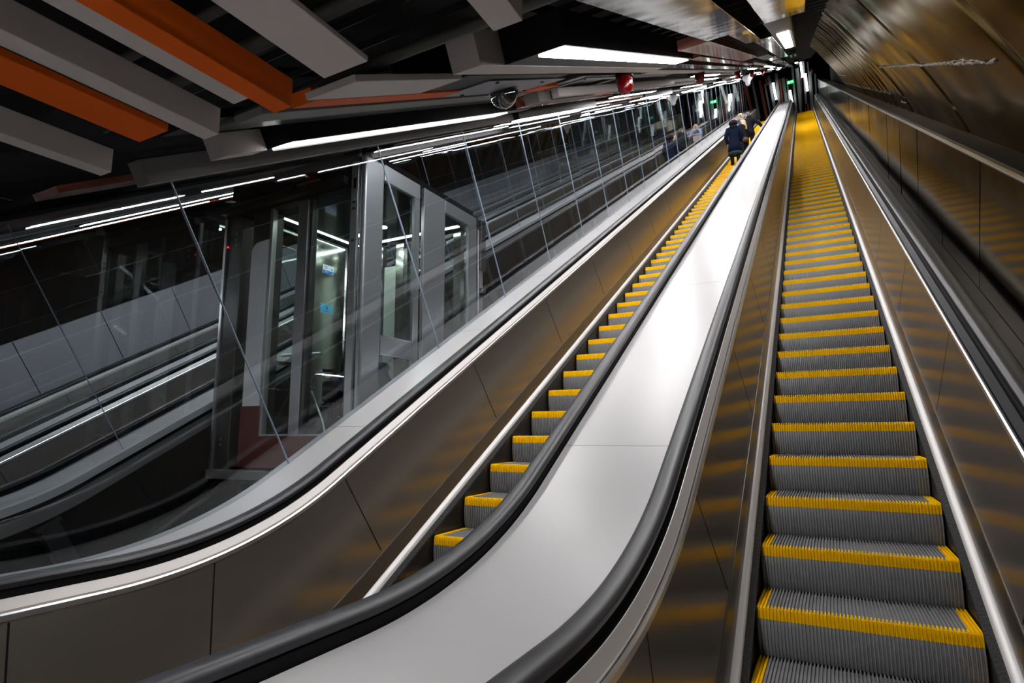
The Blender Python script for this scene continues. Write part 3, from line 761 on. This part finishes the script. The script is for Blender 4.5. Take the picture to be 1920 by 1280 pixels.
# ------------------------------------------------------------------ end wall with upright boards
struct(MB().box(-11, 3.0, 41.2, 41.4, 17, 30).build('wall_end', [BLACK]))
struct(MB().box(-11, 3.0, W(0, 42.5, 0).y, 41.3, 20.9, 21.0).build('floor_upper', [mat('upper_floor', (0.15, 0.15, 0.15), .5)]))
STR = mat('wall_board_grey', (0.38, 0.38, 0.41), .45); STO = mat('wall_board_terracotta', (0.45, 0.12, 0.07), .45); STB = mat('wall_board_brown', (0.16, 0.06, 0.05), .5)
def strip(u0, v0, u1, v1, wpx, m_, name, label, cat, group=None, y=41.0):
    p = at_px(u0, v0, y); q = at_px(u1, v1, y)
    hw_ = (at_px(u0+wpx/2, v0, y)-p).length
    b = MB()
    b.hexa([(q.x-hw_, y, q.z), (q.x+hw_, y, q.z), (q.x+hw_, y+.15, q.z), (q.x-hw_, y+.15, q.z), (p.x-hw_, y, p.z), (p.x+hw_, y, p.z), (p.x+hw_, y+.15, p.z), (p.x-hw_, y+.15, p.z)])
    if 'light' not in name: return tag(b.build(name, [m_]), label, cat, group)
    root = thing(name, (q.x, y, q.z), label, cat, group)
    b.build('diffuser', [m_], root)
    b2 = MB(); b2.box(min(p.x, q.x)-.05, max(p.x, q.x)+.05, y+.15, y+.19, q.z, p.z); b2.build('back_plate', [BLACK], root)
    return root
G1, G2 = 'upright grey boards on the end wall', 'upright terracotta boards on the end wall'
L1_, L2_ = 'grey upright board on the far end wall', 'terracotta upright board on the far end wall'
for (u0, v0, u1, v1, w_, k) in ((1424, 150, 1438, 222, 5, 'o'), (1436, 146, 1438, 158, 4, 'o'), (1434, 158, 1446, 222, 3, 'g'), (1441, 142, 1456, 222, 5, 'g'),
        (1455, 138, 1464, 215, 5, 'g'), (1462, 148, 1470, 215, 3.5, 'o'), (1468, 146, 1478, 215, 5.5, 'g'), (1475, 148, 1484, 215, 2.6, 'g'),
        (1485, 124, 1494, 215, 3.6, 'g'), (1494, 128, 1503, 215, 6, 'g'), (1501, 143, 1505, 215, 2, 'b'), (1506, 114, 1513, 215, 3.2, 'g'),
        (1514, 116, 1516, 136, 2.2, 'g'), (1518, 134, 1524, 215, 6, 'g'), (1513, 194, 1516, 215, 6, 'o'), (1521, 130, 1523, 137, 3, 'o'), (1528, 138, 1533, 215, 3, 'g'),
        (1410, 150, 1424, 222, 4, 'g'), (1396, 152, 1412, 222, 5, 'o'), (1385, 152, 1402, 222, 6, 'g'), (1372, 152, 1390, 222, 4, 'g')):
    if k == 'g': strip(u0, v0, u1, v1, w_, STR, 'upright_baffle', L1_, 'wall baffle', G1)
    elif k == 'o': strip(u0, v0, u1, v1, w_, STO, 'upright_baffle', L2_, 'wall baffle', G2)
    else: strip(u0, v0, u1, v1, w_, STB, 'upright_baffle', 'thin brown upright board on the end wall, right of the wide grey ones', 'wall baffle')
for (u0, v0, u1, v1, w_, t) in ((1449.5, 155, 1455, 185, 4.2, 'upright light tube on the end wall, leftmost of the four'), (1481, 169, 1485, 190, 4, 'short upright light tube low on the end wall below the green sign'),
        (1501, 116, 1504.5, 143, 4, 'highest upright light tube on the end wall'), (1510, 138, 1514, 169, 4, 'rightmost upright light tube on the end wall')):
    strip(u0, v0, u1, v1, w_, LAMP_W, 'upright_light', t, 'wall light', y=40.85)
for (u0, v0, u1, v1, w_, t) in ((1376, 158, 1384, 188, 6, 'x'), (1352, 160, 1362, 192, 5, 'x')):
    strip(u0, v0, u1, v1, w_, LAMP_W, 'upright_light', 'added glowing strip on the end wall behind the glass partition, in place of a reflection', 'wall light', 'added glowing strips behind the partition', y=40.85)  # added strips standing in for a bright reflection in the glass
# green exit sign with arrow and running figure
p = at_px(1482, 153.5, 40.6)
root = thing('exit_sign', p, 'small glowing green exit sign hanging before the end wall', 'exit sign')
MB().box(p.x-.21, p.x+.21, p.y, p.y+.06, p.z-.11, p.z+.11).build('panel', [mat('sign_green', (0.0, 0.4, 0.12), .4, emit=(0.02, 0.85, 0.22), estr=1.3)], root)
b = MB(); x, y, z = p.x, p.y-.008, p.z
b.box(x-.16, x-.12, y, y+.006, z+.03, z+.07); b.box(x-.15, x-.10, y, y+.006, z-.03, z+.03); b.box(x-.18, x-.14, y, y+.006, z-.08, z-.03); b.box(x-.11, x-.06, y, y+.006, z-.07, z-.03); b.box(x-.10, x-.05, y, y+.006, z, z+.02)
b.box(x+.02, x+.12, y, y+.006, z-.015, z+.015); b.quad([(x+.10, y, z-.05), (x+.17, y, z), (x+.10, y, z+.05)])
b.build('pictogram', [mat('sign_white', (.8, 1, .85), .4, emit=(.7, 1, .8), estr=4)], root)
MB().box(x-.01, x+.01, p.y+.02, p.y+.04, z+.11, T30*p.y+3.35/C30+.01).build('hanger', [BLACK], root)
# ------------------------------------------------------------------ people
SKIN = mat('skin', (0.62, 0.36, 0.27), 0.5)
def person(loc, rot, pose, label, parts, scale=0.95):
    """one continuous skinned body; pose gives the joints; parts builds hair and clothing as children"""
    root = thing('person', loc, label, 'person'); root.rotation_euler = (0, 0, rot); root.scale = (scale,)*3
    V = []; E_ = []; Rr = []
    def add(p, r, par=None):
        V.append(tuple(p)); Rr.append(r if isinstance(r, tuple) else (r, r)); i = len(V)-1
        if par is not None: E_.append((par, i))
        return i
    J = pose
    pel = add(J['pelvis'], (.15, .11)); wa = add(J['waist'], (.125, .095), pel); ch = add(J['chest'], (.155, .105), wa); uc = add(J['collar'], (.10, .075), ch)
    nk = add(J['neck'], .05, uc)
    N = Vector(J['neck']); H = Vector(J['head']); up = (H-N).normalized(); fw = Vector(J['face']).normalized()
    chin = add(N+(H-N)*.45+fw*.015, (.062, .066), nk); mid = add(H, (.074, .088), chin); top = add(H+up*.075-fw*.01, (.06, .072), mid)
    add(H+fw*.105+up*(-.02), .012, mid)          # nose
    for sgn in ('l', 'r'):
        sh = add(J['sh_'+sgn], .058, uc); el = add(J['el_'+sgn], .042, sh); wr = add(J['wr_'+sgn], .027, el)
        d = (Vector(J['wr_'+sgn])-Vector(J['el_'+sgn])).normalized()
        if 'hd_'+sgn in J: d = Vector(J['hd_'+sgn]).normalized()
        sd = d.cross(Vector((0, 0, 1)) if abs(d.z) < .8 else Vector((0, 1, 0))).normalized()
        nrm = d.cross(sd)
        pm = add(Vector(J['wr_'+sgn])+d*.05, (.034, .02), wr)
        for k, (o_, L) in enumerate(((-.03, .062), (-.01, .074), (.01, .07), (.03, .054))):
            b0 = Vector(V[pm])+d*.035+sd*o_
            f1 = add(b0, .009, pm); f2 = add(b0+d*L*.55-nrm*.008, .0085, f1); add(b0+d*L*.95-nrm*.026, .007, f2)
        t1 = add(Vector(V[pm])-sd*.04+d*.0, .011, pm); add(Vector(V[t1])+d*.035-sd*.016, .009, t1)
        hp = add(J['hip_'+sgn], .088, pel); kn = add(J['kn_'+sgn], .058, hp); an = add(J['an_'+sgn], .04, kn); add(J['to_'+sgn], .034, an)
    me = bpy.data.meshes.new('body'); me.from_pydata(V, E_, []); me.materials.append(SKIN)
    o = bpy.data.objects.new('body', me); COL.objects.link(o); o.parent = root
    sk = o.modifiers.new('skin', 'SKIN'); sk.use_smooth_shade = True
    for i, sv in enumerate(me.skin_vertices[0].data): sv.radius = Rr[i]; sv.use_root = (i == 0)
    ss = o.modifiers.new('sub', 'SUBSURF'); ss.levels = 1; ss.render_levels = 2
    # eyes, mouth
    side = up.cross(fw).normalized()
    b = MB()
    for sg in (-1, 1):
        c = H+fw*.082+side*.028*sg+up*.008
        b.tube([c-fw*.004, c+fw*.004], .009, 8)
    bo(b, 'eyes', mat('eye_dark', (.03, .02, .02), .3), root)
    b = MB(); c = H+fw*.088-up*.052; b.tube([c-side*.02, c+side*.02], .006, 6); bo(b, 'mouth', mat('lips', (.45, .12, .10), .5), root)
    parts(root, J, H, up, fw, side)
    return root
def bo(b, name, m_, root):
    me = bpy.data.meshes.new(name); me.from_pydata(b.v, [], b.f); me.materials.append(m_)
    for p in me.polygons: p.use_smooth = True
    import bmesh
    bm = bmesh.new(); bm.from_mesh(me); bmesh.ops.recalc_face_normals(bm, faces=bm.faces); bm.to_mesh(me); bm.free()
    o = bpy.data.objects.new(name, me); COL.objects.link(o); o.parent = root
    return o
def ell(c, rx, ry, a=0.0, seg=18, tilt=Vector((0, 0, 0))):
    return [Vector((c[0]+rx*math.cos(2*math.pi*k/seg), c[1]+ry*math.sin(2*math.pi*k/seg), c[2])) + tilt*math.cos(2*math.pi*k/seg)*0 for k in range(seg)]
def lerp(a, b_, t): return Vector(a)*(1-t)+Vector(b_)*t
def coat(root, J, m_, hem_z, flare=.05, name='coat', sleeve_m=None, hood=False, open_neck=False):
    P, Wa, Ch, Co = (Vector(J[k]) for k in ('pelvis', 'waist', 'chest', 'collar'))
    b = MB(); rg = []
    hem = Vector((P.x, P.y, hem_z))
    rg.append(ell(hem, .20+flare, .155+flare)); rg.append(ell(lerp(hem, P, .5), .195+flare*.6, .15+flare*.5))
    rg.append(ell(P, .190, .145)); rg.append(ell(Wa, .165, .13)); rg.append(ell(Ch, .205, .145)); rg.append(ell(lerp(Ch, Co, .6), .205, .125)); rg.append(ell(Co+Vector((0, 0, .03)), .13, .10)); rg.append(ell(Co+Vector((0, 0, .075)), .075, .075))
    b.rings(rg)
    for s_ in 'lr':
        sh, e, w_ = Vector(J['sh_'+s_]), Vector(J['el_'+s_]), Vector(J['wr_'+s_])
        b2 = b if sleeve_m is None else MB()
        b2.tube([lerp(Co, sh, .6), sh, lerp(sh, e, .5), e, lerp(e, w_, .5), lerp(e, w_, .95)], [.075, .082, .070, .062, .055, .048], 12)
        if sleeve_m is not None: bo(b2, 'sleeve', sleeve_m, root)
    bo(b, name, m_, root)
    if hood:
        b = MB(); c = Co+Vector((0, -.06, .02))
        b.rings([ell(c+Vector((0, 0, -.10)), .06, .05), ell(c+Vector((0, 0, -.05)), .125, .085), ell(c+Vector((0, .01, .02)), .135, .095), ell(c+Vector((0, .03, .065)), .11, .085)])
        bo(b, 'hood', m_, root)
def trousers(root, J, m_):
    b = MB()
    for s_ in 'lr':
        h, k, a = Vector(J['hip_'+s_]), Vector(J['kn_'+s_]), Vector(J['an_'+s_])
        b.tube([Vector(J['pelvis'])*.4+h*.6, h, lerp(h, k, .5), k, lerp(k, a, .5), a], [.10, .105, .088, .07, .062, .055], 12)
    bo(b, 'trousers', m_, root)
def shoes(root, J, m_):
    for s_ in 'lr':
        a, t = Vector(J['an_'+s_]), Vector(J['to_'+s_])
        b = MB(); d = (t-a); d.z = 0
        d = d.normalized() if d.length > 0 else Vector((0, 1, 0))
        z = a.z-.075
        b.tube([Vector((a.x, a.y, z+.045))-d*.05, Vector((a.x, a.y, z+.045))+d*.03, Vector((a.x, a.y, z+.038))+d*.13, Vector((a.x, a.y, z+.03))+d*.19], [.04, .045, .042, .028], 10)
        bo(b, 'shoe', m_, root)
def hair(root, H, up, fw, side, m_, length=0.0, puff=.0, name='hair'):
    b = MB(); rg = []
    seg = 16
    for (t, r, back) in ((.115, .03, -.02), (.10, .07, -.02), (.065, .098, -.022), (.02, .108, -.03), (-.03, .106, -.038), (-.07, .092, -.045)):
        c = H+up*(t+puff*.3)+fw*(back)
        rg.append([c+side*math.cos(2*math.pi*k/seg)*(r+puff)+fw*math.sin(2*math.pi*k/seg)*(r+puff-.012-(.028 if (t < .04 and math.sin(2*math.pi*k/seg) > 0) else 0)) for k in range(seg)])
    if length:
        for i in range(1, 5):
            f = i/4
            c = H+up*(-.07-length*f)+fw*(-.062-.01*f); r = .098-.03*f
            rg.append([c+side*math.cos(2*math.pi*k/seg)*(r+.012)+fw*math.sin(2*math.pi*k/seg)*(.05-.015*f) for k in range(seg)])
    b.rings(rg); bo(b, name, m_, root)
BASEP = dict(pelvis=(0, 0, .93), waist=(0, 0, 1.08), chest=(0, .0, 1.27), collar=(0, -.01, 1.42), neck=(0, 0, 1.49), head=(0, .02, 1.60), face=(0, 1, 0),
             sh_l=(-.185, 0, 1.40), el_l=(-.235, -.03, 1.12), wr_l=(-.215, .07, .89), sh_r=(.185, 0, 1.40), el_r=(.235, -.03, 1.12), wr_r=(.215, .07, .89),
             hip_l=(-.09, 0, .88), kn_l=(-.10, .02, .48), an_l=(-.10, 0, .08), to_l=(-.11, .15, .035), hip_r=(.09, 0, .88), kn_r=(.10, .02, .48), an_r=(.10, 0, .08), to_r=(.11, .15, .035))
def pose(**k): d = dict(BASEP); d.update(k); return d
NAVY = mat('navy_cloth', (0.004, 0.008, 0.024), .85, spec=.1); BLK = mat('black_cloth', (0.006, 0.006, 0.008), .8, spec=.15); TEAL = mat('teal_hem', (0.01, 0.045, 0.045), .8)
def step_top(xc, phase, k, dx=0.0, dy=.2):
    s = (k+phase)*0.4/C30; p = W(xc, s, 0); return Vector((xc+dx, p.y+dy, p.z))
# woman in navy coat, seen from behind
def pA(root, J, H, up, fw, side):
    coat(root, J, NAVY, .50, flare=.035, hood=True); 
    b = MB(); b.rings([ell(Vector((0, 0, .44)), .23, .185), ell(Vector((0, 0, .51)), .235, .19)]); bo(b, 'coat_lining', TEAL, root)
    trousers(root, J, BLK); shoes(root, J, BLK); hair(root, H, up, fw, side, mat('hair_dark_red', (0.022, 0.004, 0.004), .8, spec=.1, bump=.02, bscale=30), puff=.040)
person(step_top(XL, .6, 43, dx=-.09, dy=.16), 0.10, pose(el_l=(-.27, -.02, 1.12), el_r=(.26, 0, 1.12), wr_r=(.20, .12, .93)), 'woman in a long navy hooded coat with dark red hair, seen from behind', pA, scale=.99)
# woman with long blond hair, turned to the left
def pB(root, J, H, up, fw, side):
    coat(root, J, BLK, .78, flare=.01, name='jacket'); trousers(root, J, BLK); shoes(root, J, BLK)
    hair(root, H, up, fw, side, mat('hair_blond', (0.62, 0.44, 0.26), .5, bump=.01, bscale=30), length=.30)
    b = MB()
    b.rings([ell(Vector((0, -.02, .70)), .19, .15), ell(Vector((0, -.02, .86)), .185, .15)]); bo(b, 'belt_bag', mat('brown_leather', (0.10, 0.045, 0.03), .5), root)
person(step_top(XL, .6, 47, dx=.08), 1.0, pose(face=(.25, 1, 0)), 'woman with long straight blond hair and black jacket, between the navy coat and the man', pB, scale=.92)
# man with hand on the right handrail
def pC(root, J, H, up, fw, side):
    coat(root, J, mat('charcoal_cloth', (0.008, 0.009, 0.012), .8, spec=.15), .74, flare=.01, name='jacket'); trousers(root, J, BLK); shoes(root, J, BLK)
    hair(root, H, up, -fw*-1, side, mat('hair_grey', (0.11, 0.10, 0.095), .6), puff=.008)
s_c = 51
pc = step_top(XL, .6, s_c, dx=.14)
person(pc, 0.15, pose(face=(-1, .1, .05), head=(-.02, .0, 1.60), sh_r=(.19, .0, 1.39), el_r=(.38, -.02, 1.18), wr_r=(.52, .10, 1.045), hd_r=(.4, .8, -.25), el_l=(-.25, -.05, 1.12), wr_l=(-.15, .12, 1.0)),
       'grey-haired man in a charcoal jacket, one hand reaching to the right handrail', pC, scale=1.0)
# blond woman facing down towards the others
def pD(root, J, H, up, fw, side):
    coat(root, J, mat('dark_vest', (0.015, 0.02, 0.03), .6), .80, flare=.0, name='vest', sleeve_m=mat('pale_blue_sleeve', (0.25, 0.33, 0.52), .8)); trousers(root, J, BLK); shoes(root, J, BLK)
    hair(root, H, up, fw, side, mat('hair_light_blond', (0.70, 0.55, 0.36), .5, bump=.01, bscale=30), length=.20, puff=.008)
    b = MB(); b.rings([ell(Vector((0, .01, 1.40)), .105, .10), ell(Vector((0, .01, 1.47)), .10, .095)]); bo(b, 'scarf', mat('scarf_grey', (.3, .3, .3), .9), root)
pd = step_top(XL, .6, 54, dx=-.27)
person(pd, math.pi+.25, pose(face=(.1, 1, -.05), el_l=(-.25, .05, 1.14), wr_l=(-.08, .25, 1.12), el_r=(.25, .05, 1.14), wr_r=(.07, .26, 1.10)),
       'woman with wavy light blond hair, farthest up, facing down towards the others', pD, scale=.98)
b = MB(); c = pd+Vector((-.10, -.33, 0))
b.hexa([c+Vector((-.15, -.06, .70)), c+Vector((.15, -.06, .70)), c+Vector((.15, .06, .70)), c+Vector((-.15, .06, .70)), c+Vector((-.19, -.03, .98)), c+Vector((.19, -.03, .98)), c+Vector((.19, .03, .98)), c+Vector((-.19, .03, .98))])
hb = thing('handbag', c+Vector((0, 0, .70)), 'beige handbag held by the blond woman who faces downwards', 'handbag')
b.build('bag_body', [mat('beige_leather', (.30, .25, .22), .5)], hb, bevel=.01)
b = MB(); b.tube([c+Vector((-.09, 0, .97)), c+Vector((-.07, 0, 1.08)), c+Vector((0, 0, 1.12)), c+Vector((.07, 0, 1.08)), c+Vector((.09, 0, .97))], .008, 8); b.build('strap', [MATS['beige_leather']], hb, smooth=True)
# seated passenger in the lift with a walking frame
def pE(root, J, H, up, fw, side):
    b = MB(); P, Wa, Ch, Co = (Vector(J[k]) for k in ('pelvis', 'waist', 'chest', 'collar'))
    rg = []
    for i, (c, rx, ry) in enumerate(((P-Vector((0, 0, .06)), .22, .19), (lerp(P, Wa, .3), .235, .20), (lerp(P, Wa, .5), .215, .18), (lerp(P, Wa, .8), .235, .195), (Wa, .215, .18), (lerp(Wa, Ch, .4), .24, .19), (lerp(Wa, Ch, .6), .225, .17), (Ch, .24, .18), (lerp(Ch, Co, .6), .215, .15), (Co+Vector((0, 0, .03)), .13, .10), (Co+Vector((0, 0, .08)), .08, .08))): rg.append(ell(c, rx, ry))
    b.rings(rg)
    for s_ in 'lr':
        sh, e, w_ = Vector(J['sh_'+s_]), Vector(J['el_'+s_]), Vector(J['wr_'+s_])
        pts = [lerp(Co, sh, .6), sh, lerp(sh, e, .35), lerp(sh, e, .5), lerp(sh, e, .7), e, lerp(e, w_, .3), lerp(e, w_, .5), lerp(e, w_, .7), lerp(e, w_, .95)]
        b.tube(pts, [.08, .095, .088, .078, .088, .08, .074, .064, .068, .045], 12)
    bo(b, 'puffer_jacket', mat('navy_puffer', (0.012, 0.022, 0.05), .45), root); trousers(root, J, BLK); shoes(root, J, BLK)
    hair(root, H, up, fw, side, mat('hair_brown', (0.06, 0.035, 0.02), .6))
pe = Vector((-4.08, 1.62, .83))
person(pe, math.pi/2, pose(pelvis=(0, 0, .52), waist=(0, .02, .67), chest=(0, .06, .86), collar=(0, .09, 1.0), neck=(0, .12, 1.07), head=(0, .16, 1.18), face=(0, 1, -.3),
       sh_l=(-.185, .08, .98), el_l=(-.23, .24, .78), wr_l=(-.12, .50, .86), sh_r=(.185, .08, .98), el_r=(.23, .24, .78), wr_r=(.12, .47, .86),
       hip_l=(-.09, .02, .50), kn_l=(-.11, .42, .50), an_l=(-.11, .42, .09), to_l=(-.12, .57, .04), hip_r=(.09, .02, .50), kn_r=(.11, .42, .50), an_r=(.11, .42, .09), to_r=(.12, .57, .04)),
       'person in a navy puffer jacket sitting inside the lift, half hidden by the corner column', pE, scale=.95)
# folding seat
st = thing('folding_seat', (-3.95, 1.62, .82), 'black folding seat inside the lift under the person in the puffer jacket', 'seat')
MB().box(-4.18, -3.72, 1.42, 1.84, 1.16, 1.21).build('seat_pad', [BLK], st, bevel=.01)
MB().box(-3.74, -3.70, 1.42, 1.84, 1.16, 1.60).build('backrest', [BLK], st, bevel=.01)
b = MB()
for x in (-4.14, -3.76):
    for y in (1.45, 1.81): b.tube([(x, y, .82), (x, y, 1.17)], .014, 8)
b.build('legs_frame', [STEEL_BR], st, smooth=True)
# wheeled walking frame
wf = thing('walking_frame', (-4.72, 1.5, .82), 'chrome wheeled walking frame with a black bag, beside the seated person in the lift', 'walking frame')
b = MB()
for y in (1.33, 1.72):
    b.tube([(-4.46, y, 1.72), (-4.58, y, 1.70), (-4.72, y, 1.58), (-4.80, y, 1.38), (-4.85, y, .93)], .013, 10)
    b.tube([(-4.66, y, 1.52), (-4.48, y, 1.20), (-4.40, y, .93)], .012, 10)
b.tube([(-4.60, 1.33, 1.36), (-4.60, 1.72, 1.36)], .011, 8)
b.build('tube_frame', [STEEL_BR], wf, smooth=True)
for x, y in ((-4.85, 1.33), (-4.85, 1.72), (-4.40, 1.33), (-4.40, 1.72)):
    b = MB(); b.tube([(x, y-.018, .885), (x, y+.018, .885)], .062, 20); b.tube([(x, y-.022, .885), (x, y+.022, .885)], .025, 12, 1)
    b.build('wheel', [RUBBER, STEEL_BR], wf, smooth=True)
for y in (1.33, 1.72): MB().tube([(-4.50, y, 1.722), (-4.38, y, 1.715)], .02, 10).build('grip', [RUBBER], wf, smooth=True)
MB().box(-4.56, -4.30, 1.36, 1.69, 1.40, 1.62).build('bag', [BLK], wf, bevel=.03)
b = MB(); b.tube([(-4.50, 1.5, 1.61), (-4.48, 1.5, 1.67), (-4.38, 1.5, 1.67), (-4.36, 1.5, 1.61)], .009, 8); b.build('bag_handle', [BLK], wf, smooth=True)
